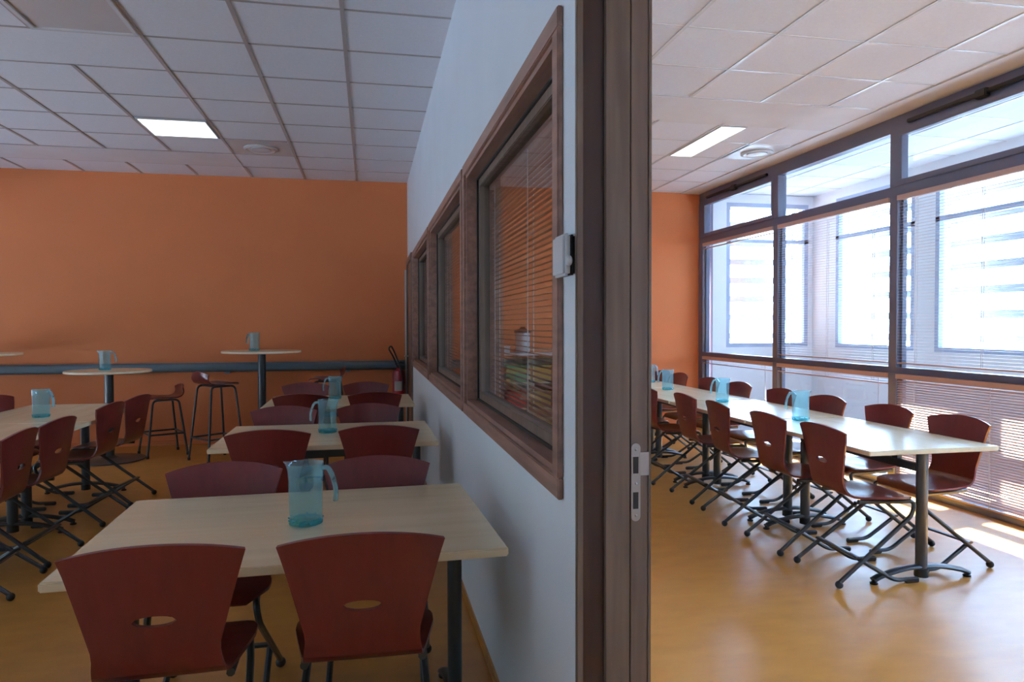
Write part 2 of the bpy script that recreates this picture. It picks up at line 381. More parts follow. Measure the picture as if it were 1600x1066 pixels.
for zz in (1.050, .965): B('latch_opening', [(xc-.0072, xc+.0062, yy-.0022, yy-.0010, zz, zz+.040)], MAT['gasket'], sp)
for zz in (1.107, 1.026, .949):
    bm = bmesh.new(); ball(bm, Vector((xc, yy-.0012, zz)), .0032); mesh('screw', bm, MAT['steel'], sp)

# wall device beside the doorway
t = empty('wall_sensor', (PX, 1.665, 1.522)); tag(t, 'small white wall unit with black backing beside the doorway edge', 'wall sensor')
B('back_plate', [(-.013, 0, -.045, .045, .002, .098)], MAT['black'], t, bev=.004)
B('cover', [(-.031, -.0132, -.052, .052, 0, .100)], MAT['pvc'], t, bev=.006)
bm = bmesh.new(); ball(bm, Vector((-.018, -.053, .035)), .009, 1.4); mesh('dial', bm, MAT['pvc'], t)

# ---------------------------------------------------------------- ceiling details
T = 0.61
def grid_bars(name, xs, ys, xr, yr, skips, m):
    bm = bmesh.new(); wd = .012; dz = .006
    for x in xs:
        segs = [yr]
        for sx, sy0, sy1 in skips:
            if abs(sx-x) < .05:
                ns = []
                for a, b in segs:
                    if sy0 > a: ns.append((a, min(b, sy0)))
                    if sy1 < b: ns.append((max(a, sy1), b))
                segs = [s for s in ns if s[1]-s[0] > .01]
        for a, b in segs: box(bm, x-wd, x+wd, a, b, CZ-dz, CZ+.001)
    for y in ys: box(bm, xr[0], xr[1], y-wd*.7, y+wd*.7, CZ-dz*.6, CZ+.001)
    return struct(mesh(name, bm, m, None, False))
gx = [-.137-.61*i for i in range(9)]; gy = [4.76+T*j for j in range(-11, 7)]
sk = [(-.137-.61*i, 7.81, 8.42) for i in range(2, 9)] + [(-.137-.61*3, 4.76, 5.37)]
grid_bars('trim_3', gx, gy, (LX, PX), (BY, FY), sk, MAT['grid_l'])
gx2 = [2.477+T*i for i in range(-2, 4)]; gy2 = [3.99+T*j for j in range(-10, 9)]
grid_bars('trim_4', gx2, [y for y in gy2 if not 5.3 < y < 5.7], (PX2, WX), (BY, FY), [(x, 5.21, 5.82) for x in gx2], MAT['grid'])
struct(B('trim_5', [(LX, -1.357-.61*0-.012, 7.822, 8.408, CZ-.006, CZ)], MAT['plaster']))
struct(B('trim_6', [(PX2, WX-.02, 5.222, 5.87, CZ-.006, CZ)], MAT['plaster']))
struct(B('trim_7', [(WX-.30, WX+.1, BY, FY, CZ-.012, CZ)], MAT['plaster']))

def panel_light(name, x0, x1, y0, y1, label, fr=.012):
    t = empty(name, ((x0+x1)/2, (y0+y1)/2, CZ)); tag(t, label, 'ceiling light'); a, b = (x1-x0)/2, (y1-y0)/2
    B('frame', [(-a, a, -b, -b+fr, -.012, 0), (-a, a, b-fr, b, -.012, 0), (-a, -a+fr, -b+fr, b-fr, -.012, 0), (a-fr, a, -b+fr, b-fr, -.012, 0)], MAT['pvc'], t)
    B('diffuser', [(-a+fr, a-fr, -b+fr, b-fr, -.009, -.001)], MAT['lamp'], t)
panel_light('ceiling_light', -1.357-.59, -1.357-.02, 6.61, 7.18, 'square lit panel set in the ceiling of the dim room')
panel_light('ceiling_light', 3.10, 3.36, 5.885, 7.02, 'long narrow lit panel in the ceiling near the window wall')
t = empty('ceiling_light', (-1.357-.305, 4.76-.305, CZ)); tag(t, 'unlit recessed ceiling panel with a pale rim at the top left corner', 'ceiling light')
a = .30; B('frame', [(-a, a, -a, -a+.03, -.014, 0), (-a, a, a-.03, a, -.014, 0), (-a, -a+.03, -a+.03, a-.03, -.014, 0), (a-.03, a, -a+.03, a-.03, -.014, 0)], MAT['grid'], t, bev=.003)
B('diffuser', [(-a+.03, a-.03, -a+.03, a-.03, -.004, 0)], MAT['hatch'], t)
def vent(x, y, label, m):
    t = empty('ceiling_vent', (x, y, CZ)); tag(t, label, 'air vent')
    B('face_plate', [(-.285, .285, -.285, .285, -.006, 0)], m, t)
    bm = bmesh.new(); lathe(bm, [(.16, 0), (.165, -.014), (.14, -.022), (.12, -.010)], 32, (0, 0, -.006)); mesh('outer_ring', bm, MAT['grid'], t)
    bm = bmesh.new(); lathe(bm, [(.10, -.012), (.105, -.022), (.05, -.030), (.0, -.031)], 32, (0, 0, -.006), caps=False); mesh('centre_cone', bm, MAT['grid'], t)
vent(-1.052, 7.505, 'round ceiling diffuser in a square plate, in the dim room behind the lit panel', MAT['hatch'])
vent(3.95, 6.735, 'pale round ceiling diffuser beside the long light near the windows', MAT['grid'])

# ---------------------------------------------------------------- window wall of the bright room
MY = [8.93, 7.13, 5.33, 3.53, 1.73, -0.07, -1.87]
Z_LO, Z_MID, Z_TOP, Z_HEAD = (0.0, 0.055), (0.985, 1.04), (2.50, 2.585), (3.045, 3.178)
x0, x1 = WX-.03, WX+.06
fr = [(x0, x1, BY, FY, *Z_LO), (x0, x1, BY, FY, *Z_MID), (x0, x1, BY, FY, *Z_TOP), (x0, x1, BY, FY, *Z_HEAD)]
for i, y in enumerate(MY):
    hw_ = .045 if i else .06
    for za, zb2 in ((Z_LO[1], Z_MID[0]), (Z_MID[1], Z_TOP[0]), (Z_TOP[1], Z_HEAD[0])): fr.append((x0-.01, x1, y-hw_, y+hw_, za, zb2))
struct(B('wall_right', fr, MAT['frame']))
names = ['farthest', 'second from the far end', 'third from the far end', 'fourth', 'fifth', 'sixth']
for i in range(6):
    a, b = MY[i+1]+.045, MY[i]-(.045 if i else .06)
    f = struct(B('window_%d' % (i+4 if i < 3 else i+9), [(WX+.0, WX+.03, a, a+.03, Z_LO[1], Z_MID[0]), (WX+.0, WX+.03, b-.03, b, Z_LO[1], Z_MID[0]),
        (WX+.0, WX+.03, a, a+.02, Z_MID[1], Z_TOP[0]), (WX+.0, WX+.03, b-.02, b, Z_MID[1], Z_TOP[0])], MAT['frame']))
    for za, zb2 in ((Z_LO[1], Z_MID[0]), (Z_MID[1], Z_TOP[0]), (Z_TOP[1], Z_HEAD[0])):
        B('pane', [(WX+.012, WX+.018, a, b, za, zb2)], MAT['pane'], f)
    if i % 2 == 0:   # opening top light with its own sash and a scissor opener
        s = .045
        B('top_sash', [(WX-.045, WX+.01, a, b, Z_TOP[1], Z_TOP[1]+s), (WX-.045, WX+.01, a, b, Z_HEAD[0]-s, Z_HEAD[0]), (WX-.045, WX+.01, a, a+s, Z_TOP[1]+s, Z_HEAD[0]-s), (WX-.045, WX+.01, b-s, b, Z_TOP[1]+s, Z_HEAD[0]-s)], MAT['frame'], f, bev=.004)
        o = B('window_opener', [(WX-.065, WX-.03, a+.12, b-.12, Z_HEAD[0]+.035, Z_HEAD[0]+.065)], MAT['black'], f, bev=.006)
        B('bracket', [(WX-.08, WX-.03, (a+b)/2-.05, (a+b)/2+.05, Z_HEAD[0]+.01, Z_HEAD[0]+.075)], MAT['black'], o, bev=.008)
bay = ['farthest bay of the window wall', 'middle bay of the window wall', 'nearest bay of the window wall']
for i in range(3):
    a, b = MY[i+1]+.05, MY[i]-.05-(.02 if i == 0 else 0)
    blind(WX-.03, a, b, Z_MID[1]+.03, Z_TOP[0]-.001, .025, .016, R(0), MAT['slat'] if i else MAT['slat'],
          'open slatted blind over the tall middle pane, ' + bay[i], 'blinds over the tall middle panes', cords=(.12, .5, .88), drop=1.0 if i else 0.035)
    if i == 2:
        blind(WX-.03, a, b, .045, Z_MID[0]-.001, .0200, .0185, R(46), MAT['slat'],
          'closed pink brown slatted blind over the bottom pane in the nearest bay', 'blinds over the bottom panes', cords=(.12, .45, .88))
    else:
        blind(WX-.03, a, b, .05, Z_MID[0]-.001, .0215, .025, R(0), MAT['slat'],
          'raised copper blind under the low transom ' + bay[i], 'blinds over the bottom panes', drop=.06, wand=-.72 if i == 0 else -.75)

# ---------------------------------------------------------------- glazed gallery beyond the windows
GX = 6.05
struct(B('floor_gallery', [(WX+.08, GX+.25, BY-.2, FY+.2, -.15, -.01)], MAT['concrete']))
struct(B('ceiling_gallery', [(WX+.1, GX+.25, BY-.2, FY+.2, CZ-.01, CZ+.25)], MAT['tile']))
bm = bmesh.new()
for x in (5.0, 5.61): box(bm, x-.01, x+.01, BY, FY, CZ-.016, CZ-.009)
for j in range(-10, 9): box(bm, WX+.1, GX, 3.99+T*j-.01, 3.99+T*j+.01, CZ-.014, CZ-.009)
struct(mesh('trim_8', bm, MAT['grid'], None, False))
GW = [(6.98, 8.36), (5.05, 6.68), (3.15, 4.78), (1.25, 2.88), (-.65, .98)]; gz0, gz1 = 1.10, 3.06
gl = [(GX, GX+.2, BY-.2, FY+.2, -.01, gz0), (GX, GX+.2, BY-.2, FY+.2, gz1, CZ-.01)]
yy = [FY+.2] + [v for g in GW for v in g[::-1]] + [BY-.2]
for i in range(0, len(yy), 2): gl.append((GX, GX+.2, yy[i+1], yy[i], gz0, gz1))
struct(B('wall_gallery_right', gl, MAT['white_g']))
# end wall of the gallery with its window; it stands just in front of the room's back wall line
EY = FY-.14; ex0, ex1 = 4.75, 5.98
struct(B('wall_gallery_back', [(WX+.1, GX, EY, EY+.1, -.01, gz0), (WX+.1, GX, EY, EY+.1, gz1, CZ-.01), (WX+.1, ex0, EY, EY+.1, gz0, gz1), (ex1, GX, EY, EY+.1, gz0, gz1)], MAT['white_g']))
def gwin(k, axis, a, b, c, flip=1):
    s = .055; bars = []
    hs = [(gz0, gz0+s), (gz1-s, gz1), (2.52, 2.57)]
    if axis == 'y':   # pane plane X = c
        for h in hs: bars.append((c, c+.06, a, b, *h))
        for q in ((a, a+s), (b-s, b)): bars.append((c, c+.06, *q, gz0+s, gz1-s))
        pn = (c+.028, c+.034, a+s, b-s, gz0+s, gz1-s)
    else:
        for h in hs: bars.append((a, b, c, c+.06, *h))
        for q in ((a, a+s), (b-s, b)): bars.append((*q, c, c+.06, gz0+s, gz1-s))
        pn = (a+s, b-s, c+.028, c+.034, gz0+s, gz1-s)
    f = struct(B('window_%d' % k, bars, MAT['frame_o'])); B('pane', [pn], MAT['pane'], f)
for i, (a, b) in enumerate(GW): gwin(20+i, 'y', a, b, GX+.0)
gwin(30, 'x', ex0, ex1, EY)
# sun louvres outside
def louvre(name, axis, a, b, c, label):
    t = empty(name, (c, (a+b)/2, 0) if axis == 'y' else ((a+b)/2, c, 0)); L = (b-a)/2; tag(t, label, 'sun louvre', 'sun louvres outside the gallery')
    if axis == 'x': t.rotation_euler = (0, 0, R(90))
    bm = bmesh.new()
    z = 1.2
    while z < 3.3:
        box(bm, -.028, .028, -L, L, z, z+.085); z += .27
    mesh('slats', bm, MAT['louver'], t, False)
    for s in (-1, 1): B('post', [(-.02, .02, s*L-.02, s*L+.02, -.1, 3.3)], MAT['louver'], t)
louvre('sun_louvre', 'y', 3.0, 8.9, GX+.55, 'row of pale horizontal sun slats outside the long side of the glazed gallery')
louvre('sun_louvre', 'x', 4.6, 6.2, FY+.55, 'pale horizontal sun slats outside the end window of the glazed gallery')
struct(B('ground', [(LX-12, 30, -14, 30, -.6, -.2)], MAT['concrete']))

# ---------------------------------------------------------------- wall rail on the back wall
t = empty('wall_rail', (-2.46, FY, .915)); tag(t, 'thick blue grey horizontal rail running along the orange wall', 'rail')
bm = bmesh.new(); L = 2.93
pr = [(0, -.055), (-.05, -.055), (-.075, -.035), (-.085, 0), (-.075, .035), (-.05, .055), (0, .055)]
v0 = [bm.verts.new((-L, y, z)) for y, z in pr]; v1 = [bm.verts.new((L-.03, y, z)) for y, z in pr]
bm.faces.new(v0); bm.faces.new(v1[::-1])
for i in range(len(pr)): bm.faces.new((v0[i], v0[i-1], v1[i-1], v1[i]))
mesh('rail_profile', bm, MAT['rail'], t)
for x in (-2.2, -.7, .8, 2.2): B('bracket', [(x-.03, x+.03, -.05, 0, -.075, -.055)], MAT['rail'], t)

# ---------------------------------------------------------------- fire extinguisher by the far door
t = empty('fire_extinguisher', (.355, FY-.11, .50)); tag(t, 'red fire extinguisher with black hose in the corner by the far door', 'fire extinguisher')
bm = bmesh.new(); lathe(bm, [(.05, 0), (.072, .01), (.075, .03), (.075, .30), (.06, .345), (.025, .37), (.025, .385)], 24); mesh('cylinder', bm, MAT['ext'], t)
bm = bmesh.new()
for r0 in (.0762,):
    a0 = -2.3; va = [bm.verts.new((r0*math.cos(a0+.14*i), r0*math.sin(a0+.14*i), zz)) for zz in (.10, .22) for i in range(10)]
    for i in range(9): bm.faces.new((va[i], va[i+1], va[i+11], va[i+10]))
mesh('paper_label', bm, MAT['label'], t)
B('valve', [(-.025, .025, -.02, .02, .385, .42)], MAT['black'], t, bev=.005)
bm = bmesh.new(); tube(bm, [(-.02, 0, .43), (.03, -.02, .45), (.07, -.03, .44)], .008); tube(bm, [(-.02, 0, .41), (.08, -.03, .40)], .007); mesh('lever', bm, MAT['black'], t)
bm = bmesh.new(); tube(bm, fillet([(-.02, -.02, .41), (-.06, -.03, .52), (-.12, -.03, .62), (-.09, -.03, .66), (-.05, -.035, .58), (.03, -.09, .36), (.06, -.09, .12)], .05), .010); mesh('hose', bm, MAT['black'], t)
B('wall_bracket', [(-.03, .03, .03, .11, .22, .27)], MAT['black'], t)

# ---------------------------------------------------------------- stacking chair prototype
def chair_shell(parent, wt=.232, wb=.152, wsb=.165, wsf=.210, zt=.858, hole=True, prof=None, names=('seat', 'backrest')):
    if prof is None:
        prof = [(-.262, zt), (-.207, .565), (-.190, .512), (-.158, .478), (-.105, .464), (0, .460), (.11, .468), (.165, .470), (.198, .462), (.216, .446)]
    P = fillet([(0, y, z) for y, z in prof], .03, 3)
    # arclength
    S = [0]
    for a, b in zip(P, P[1:]): S.append(S[-1] + (b-a).length)
    TOT = S[-1]
    def at(s):
        s = max(0, min(TOT, s))
        for i in range(len(S)-1):
            if s <= S[i+1]:
                f = (s-S[i])/max(1e-9, S[i+1]-S[i]); return P[i].lerp(P[i+1], f)
        return P[-1]
    sb = (Vector((0, *prof[1]))-Vector((0, *prof[0]))).length   # end of the straight back
    sbend = sb + .11
    def halfw(s):
        if s < sb: f = s/sb; return wt + (wb-wt)*(f**0.9)
        if s < sbend: f = (s-sb)/.11; return wb + (wsb-wb)*f
        f = (s-sbend)/(TOT-sbend)
        wv = wsb + (wsf-wsb)*min(1, f*1.7)
        if f > .72: wv -= .07*((f-.72)/.28)**2
        return wv
    NI, NJ = 16, 30
    def pos(t, s):
        # arched top edge: corners drop
        if s < sb: s = s + (.034*t*t)*(1 - s/sb)**1.5
        p = at(s); w_ = halfw(s); y = p.y; z = p.z
        fb = max(0, 1 - s/sb)
        y += .030*(t*t)*min(1, .25+fb)*(1 if s < sb else max(0, 1-(s-sb)/.1))
        if s > sbend: z += .010*(t*t)*math.sin(min(1, (s-sbend)/.3)*math.pi)
        return Vector((t*w_, y, z))
    bm = bmesh.new()
    js = [TOT*j/NJ for j in range(NJ+1)]
    V = [[bm.verts.new(pos(-1+2*i/NI, js[j])) for i in range(NI+1)] for j in range(NJ+1)]
    sh = sb*0.66; jc = min(range(NJ+1), key=lambda j: abs(js[j]-sh)); i0, i1, j0, j1 = 5, 11, jc-2, jc+2
    for j in range(NJ):
        for i in range(NI):
            if hole and i0 <= i < i1 and j0 <= j < j1: continue
            bm.faces.new((V[j][i], V[j][i+1], V[j+1][i+1], V[j+1][i]))
    if hole:
        loop = [(i, j0) for i in range(i0, i1)] + [(i1, j) for j in range(j0, j1)] + [(i, j1) for i in range(i1, i0, -1)] + [(i0, j) for j in range(j1, j0, -1)]
        scn = js[jc]; wc = halfw(scn); ring = []
        sub = []
        for i, j in loop:
            tt = -1+2*i/NI; dx = tt*wc; ds = js[j]-scn; ang = math.atan2(ds/.045, dx/.08)
            ex, es = .053*math.cos(ang), .0155*math.sin(ang)*(1 if math.sin(ang) > 0 else 1.0)
            ring.append(bm.verts.new(pos(ex/wc, scn+es)))
        n = len(loop)
        for k in range(n):
            a, b = loop[k], loop[(k+1) % n]
            bm.faces.new((V[a[1]][a[0]], V[b[1]][b[0]], ring[(k+1) % n], ring[k]))
    bmesh.ops.recalc_face_normals(bm, faces=bm.faces)
    bm.normal_update(); bm.verts.ensure_lookup_table(); bm.faces.ensure_lookup_table()
    nrm = [v.normal.copy() for v in bm.verts]; co = [v.co.copy() for v in bm.verts]
    th = .0055
    jsplit = min(range(NJ+1), key=lambda j: abs(js[j]-(sb+.055)))
    zlim = {}
    faces = [[v.index for v in f.verts] for f in bm.faces]
    vid = {}
    for j in range(NJ+1):
        for i in range(NI+1): vid[V[j][i].index] = j
    bm.free()
    for nm, sel in ((names[0], lambda f: min(vid.get(v, 0) for v in f) >= jsplit), (names[1], lambda f: min(vid.get(v, 0) for v in f) < jsplit)):
        b2 = bmesh.new(); mpv = {}; cnt = {}
        fs = [f for f in faces if sel(f)]
        for f in fs:
            for v in f:
                if v not in mpv: mpv[v] = (b2.verts.new(co[v]+nrm[v]*th), b2.verts.new(co[v]-nrm[v]*th))
            for k in range(len(f)):
                ky = (f[k], f[(k+1) % len(f)]); cnt[frozenset(ky)] = cnt.get(frozenset(ky), []) + [ky]
        for f in fs:
            b2.faces.new([mpv[v][0] for v in f]); b2.faces.new([mpv[v][1] for v in f][::-1])
        for ky, l in cnt.items():
            if len(l) == 1:
                a, b = l[0]; b2.faces.new((mpv[b][0], mpv[a][0], mpv[a][1], mpv[b][1]))
        mesh(nm, b2, MAT['red'], parent)

def make_chair():
    root = empty('dining_chair')
    chair_shell(root)
    r = .012
    for s in (-1, 1):
        x = s*.165; xo = s*.205
        pts = fillet([(xo, -.245, .035), (s*.180, .196, .372), (s*.172, .214, .446), (s*.165, .10, .443), (x, -.115, .449)], [0, .075, .05, .05, 0], 6)
        bm = bmesh.new(); tube(bm, pts, r); sf = mesh('side_frame', bm, MAT['metal'], root)
        bm = bmesh.new(); ball(bm, Vector((xo, -.25, .022)), .021); mesh('foot_ball', bm, MAT['black'], sf)
        # front leg: from the crossing on the side frame forwards and down to a flat glide
        xi = s*.178
        pts = fillet([(xi, -.125, .148), (xi, .07, .030), (xi, .11, .018), (xi, .225, .018)], [0, .05, .03, 0], 4)
        bm = bmesh.new(); tube(bm, pts, r); lg = mesh('front_leg', bm, MAT['metal'], root)
        B('glide', [(xi-.013, xi+.013, .155, .235, .0, .028)], MAT['black'], lg, bev=.005, smooth=True)
    bm = bmesh.new(); tube(bm, [(-.19, -.128, .152), (.19, -.128, .152)], .018, 8, .008); mesh('cross_bar', bm, MAT['metal'], root)
    bm = bmesh.new(); tube(bm, [(-.163, .055, .440), (.163, .055, .440)], .010); tube(bm, [(-.163, -.03, .443), (.163, -.03, .443)], .010); mesh('seat_support', bm, MAT['metal'], root)
    return root
CH = make_chair()
CHO = .262      # distance of the back's top edge behind the seat centre
def chair(xt, yt, face, label, group, dr=0.0):
    """xt,yt: where the top of the back stands; face: heading in degrees (0 = +Y)"""
    a = R(face+dr); fx, fy = -math.sin(a), math.cos(a)
    return place(CH, xt+fx*CHO, yt+fy*CHO, a, label, 'chair', group)

# ---------------------------------------------------------------- tables
def make_table(D=.45):
    """rectangular table 1.25 x 0.9, long side along local X, columns near both short ends, arched feet along Y"""
    root = empty('dining_table'); L = .625
    B('tabletop', [(-L, L, -D, D, .714, .74)], MAT['maple'], root, bev=.004)
    for s in (-1, 1):
        x = s*(L-.095)
        bm = bmesh.new(); tube(bm, [(x, 0, .045), (x, 0, .700)], .034, 16, .026); col_ = mesh('column', bm, MAT['metal'], root)
        B('top_bracket', [(x-.025, x+.025, -.24, .24, .699, .7135)], MAT['metal'], root, bev=.003)
        bm = bmesh.new()
        pts = fillet([(x, -.30, .022), (x, -.26, .040), (x, -.12, .072), (x, 0, .078), (x, .12, .072), (x, .26, .040), (x, .30, .022)], .08, 4)
        tube(bm, pts, .024, 10, .014); ft = mesh('foot', bm, MAT['metal'], root)
        for q in (-1, 1):
            bm = bmesh.new(); lathe(bm, [(.020, 0), (.022, .008), (.010, .014), (.010, .026)], 14, (x, q*.295, 0)); mesh('levelling_glide', bm, MAT['black'], ft)
        bm = bmesh.new(); lathe(bm, [(.036, .0), (.036, .045)], 16, (x, 0, .022)); mesh('column_cap', bm, MAT['black'], col_)
    B('beam', [(-L+.12, L-.12, -.018, .018, .595, .640)], MAT['metal'], root, bev=.004)
    for x in (-.34, 0, .34): B('beam_bracket', [(x-.02, x+.02, -.014, .014, .638, .7135)], MAT['metal'], root)
    return root
TB = make_table(); TBN = make_table(.402)
g1 = 'tables in the row beside the partition'
place(TB, -.235, 2.495, R(2.0), 'nearest rectangular maple table in the dim room, beside the partition', 'table', g1)
place(TB, -.24, 4.51, R(0.5), 'second maple table along the partition, behind the nearest one', 'table', g1)
place(TB, -.25, 6.50, R(0.5), 'third and farthest maple table in the row along the partition', 'table', g1)
place(TB, -2.36, 6.05, R(90), 'far table of the joined pair at the left edge, with the jug on it', 'table', 'joined tables at the left edge')
place(TB, -2.36, 4.79, R(90), 'near table of the joined pair at the left edge, mostly out of frame', 'table', 'joined tables at the left edge')
g2 = 'long row of joined tables by the windows'
for i, (yc, lb) in enumerate(((3.88, 'nearest table of the long row in the bright room, its end leg in full view'),
                              (5.15, 'second table from the near end of the long row by the windows'),
                              (6.42, 'third table from the near end of the long row by the windows'),
                              (7.68, 'farthest table of the long row, next to the orange wall'))):
    place(TBN, 2.966, yc, R(90), lb, 'table', g2)

# chairs at the partition row
gA = 'chairs around the nearest table of the dim room'
chair(-.540, 1.90, 0, 'red plywood chair in the left foreground, its back to the camera', gA, 2)
chair(-.022, 1.90, 0, 'red plywood chair in the foreground next to the partition, its back to the camera', gA, -1)
chair(-.57, 3.03, 180, 'red chair on the far side of the nearest table, left of its jug', gA, 1)
chair(.030, 3.04, 180, 'red chair on the far side of the nearest table, right of its jug', gA, -2)
gB = 'chairs around the second table along the partition'
chair(-.53, 3.91, 0, 'red chair with its back to us at the second table, left one', gB, 1)
chair(.05, 3.96, 0, 'red chair with its back to us at the second table, the one nearer the partition', gB, -3)
chair(-.57, 5.07, 180, 'red chair behind the second table, left of its jug', gB)
chair(-.005, 5.10, 180, 'red chair behind the second table, right of its jug', gB)
gC = 'chairs around the third table along the partition'
chair(-.545, 5.92, 0, 'red chair with its back to us at the third table, left one', gC)
chair(.045, 5.95, 0, 'red chair with its back to us at the third table, nearer the partition', gC)
chair(-.60, 7.10, 180, 'red chair behind the third table, left of its jug', gC)
chair(-.03, 7.06, 180, 'red chair behind the third table with a bright streak on its back', gC)
gD = 'chairs around the joined tables at the left edge'
chair(-1.80, 4.24, 90, 'red chair cut off by the left edge of the photo, nearest of its row', gD, 2)
chair(-1.81, 4.74, 90, 'red chair second from the left edge, in front of the jug on the left table', gD, -4)
chair(-1.80, 5.60, 90, 'red chair third from the left edge, by the far end of the left table', gD, -6)
chair(-1.78, 6.15, 90, 'red chair at the far end of the left table, beside the lower bar stool', gD, -8)
chair(-2.92, 6.33, 270, 'red chair behind the left table, right one of the two peeping over it', gD)
chair(-2.92, 5.80, 270, 'red chair behind the left table, at the very edge of the photo', gD)
gE = 'chairs on the doorway side of the long table row'
for x, y, dr, lb in ((2.44, 3.53, -3, 'nearest red chair on the doorway side of the long row, its seat in full view'),
                 (2.43, 4.07, -2, 'second red chair from the near end, on the doorway side of the long row'),
                 (2.43, 4.73, -6, 'third red chair from the near end, doorway side, daylight showing through its slot'),
                 (2.46, 5.33, -2, 'fourth red chair from the near end, on the doorway side of the long row'),
                 (2.42, 6.02, 0, 'fifth red chair on the doorway side, half hidden by the door jamb'),
                 (2.42, 6.70, 0, 'farthest red chair on the doorway side of the long row, behind the door jamb')):
    chair(x, y, 270, lb, gE, dr)
gF = 'chairs on the window side of the long table row'
for x, y, dr, lb in ((3.50, 3.64, 3, 'nearest red chair on the window side, in front of the closed blind'),
                 (3.50, 4.22, 2, 'second red chair from the near end on the window side of the long row'),
                 (3.50, 4.88, 1, 'third red chair on the window side, just right of the nearest of the jugs'),
                 (3.50, 5.50, 0, 'fourth red chair on the window side, just left of the nearest of the jugs'),
                 (3.51, 6.23, 2, 'fifth red chair on the window side, just right of the middle jug'),
                 (3.51, 6.83, 0, 'sixth red chair on the window side, just left of the middle jug'),
                 (3.52, 7.58, 0, 'seventh red chair on the window side, right of the far jug before the orange wall'),
                 (3.52, 8.05, 0, 'farthest red chair on the window side, partly behind the far jug')):
    chair(x, y, 90, lb, gF, dr)

# ---------------------------------------------------------------- water jugs
def make_jug():
    root = empty('water_jug'); H = .205; seg = 40; r0, r1 = .0545, .0570
    def rr(z): return r0 + (r1-r0)*z/H
    prof = [(r0-.002, .012), (rr(.05), .05), (rr(.10), .10), (rr(.15), .15), (rr(.160)+.0015, .160), (rr(.166)+.002, .168), (rr(.18)+.002, .18), (rr(.19)+.002, .19), (rr(.197)+.002, .198), (r1+.0035, H)]
    bm = bmesh.new(); th = .0025
    rings = []
    allp = [(r, z, 0) for r, z in prof] + [(r-th, z, 1) for r, z in prof[::-1]] 
    for r, z, inner in allp:
        ring = []
        for k in range(seg):
            a = 2*math.pi*k/seg; d = math.atan2(math.sin(a-math.pi), math.cos(a-math.pi))
            sp = max(0, (z-.172)/(H-.172)); e = math.exp(-(d/.24)**2)*.017*sp**1.2
            ring.append(bm.verts.new(((r+e)*math.cos(a), (r+e*.0)*math.sin(a) if 0 else (r+e)*math.sin(a), z + e*.18)))
        rings.append(ring)
    for a, b in zip(rings, rings[1:]):
        for k in range(seg): bm.faces.new((a[k], a[(k+1) % seg], b[(k+1) % seg], b[k]))
    mesh('jug_body', bm, MAT['jug'], root)
    bm = bmesh.new(); lathe(bm, [(r0-.006, 0), (r0+.001, .003), (r0+.0005, .0125), (r0-.006, .020), (.02, .015), (.001, .015)], 40); mesh('base', bm, MAT['jugb'], root)
    bm = bmesh.new()
    for k in range(24):
        a = 2*math.pi*k/24; ball(bm, Vector(((r0+.0012)*math.cos(a), (r0+.0012)*math.sin(a), .015+.006*(k % 2))), .0032)
    mesh('base_studs', bm, MAT['jugb'], root)
    bm = bmesh.new(); tube(bm, fillet([(r1-.001, 0, .188), (r1+.018, 0, .192), (r1+.034, 0, .165), (r1+.047, 0, .115), (r1+.044, 0, .078)], [0, .02, .04, .05, 0], 5), .013, 10, .008); mesh('handle', bm, MAT['jugh'], root)
    return root
JG = make_jug(); gj = 'cyan water jugs'
for x, y, z, rz, lb in ((-.212, 2.466, .74, -14, 'big cyan jug in the foreground on the nearest maple table'),
                        (-.256, 4.548, .74, 190, 'cyan jug on the second table along the partition'),
                        (-.305, 6.62, .74, 190, 'cyan jug on the third table along the partition'),
                        (-2.36, 5.77, .74, -20, 'cyan jug on the joined tables at the left edge, with a blue glint'),
                        (2.94, 4.43, .74, 170, 'nearest cyan jug on the long row of tables by the windows'),
                        (2.98, 5.62, .74, 175, 'second cyan jug from the near end on the long row of tables'),
                        (3.01, 6.83, .74, 180, 'third cyan jug from the near end, in front of the orange wall'),
                        (3.20, 7.75, .74, 10, 'farthest cyan jug on the long row, half hidden by the door jamb')):
    place(JG, x, y, R(rz), lb, 'jug', gj, z)

# ---------------------------------------------------------------- round high tables and bar stools
def round_table(x, y, h, r, rb, label):
    root = empty('high_table', (x, y, 0)); tag(root, label, 'table', 'round high tables by the orange wall')
    bm = bmesh.new(); lathe(bm, [(r-.006, h-.024), (r, h-.020), (r, h-.004), (r-.004, h)], 48); mesh('tabletop', bm, MAT['maple'], root)
    bm = bmesh.new(); lathe(bm, [(.044, .02), (.044, h-.026)], 20); mesh('column', bm, MAT['metal'], root)
    bm = bmesh.new(); lathe(bm, [(rb-.01, 0), (rb, .004), (rb-.004, .014), (.10, .028), (.05, .045), (.039, .06)], 40); mesh('base_disc', bm, MAT['metal'], root)
    bm = bmesh.new(); lathe(bm, [(.05, h-.034), (.13, h-.030), (.13, h-.0245)], 24); mesh('mounting_plate', bm, MAT['metal'], root)
round_table(-2.67, 8.10, .945, .41, .34, 'lower round maple table with a jug, at the left before the orange wall')
round_table(-1.19, 8.42, 1.125, .43, .34, 'tall round maple table with a jug, right of the bar stools')
round_table(-4.08, 8.45, 1.12, .43, .34, 'tall round maple table cut off by the left edge of the photo')
place(JG, -2.72, 8.14, R(20), 'small looking cyan jug on the lower round table', 'jug', gj, .945)
place(JG, -1.27, 8.42, R(150), 'cyan jug on the tall round table by the orange wall', 'jug', gj, 1.125)

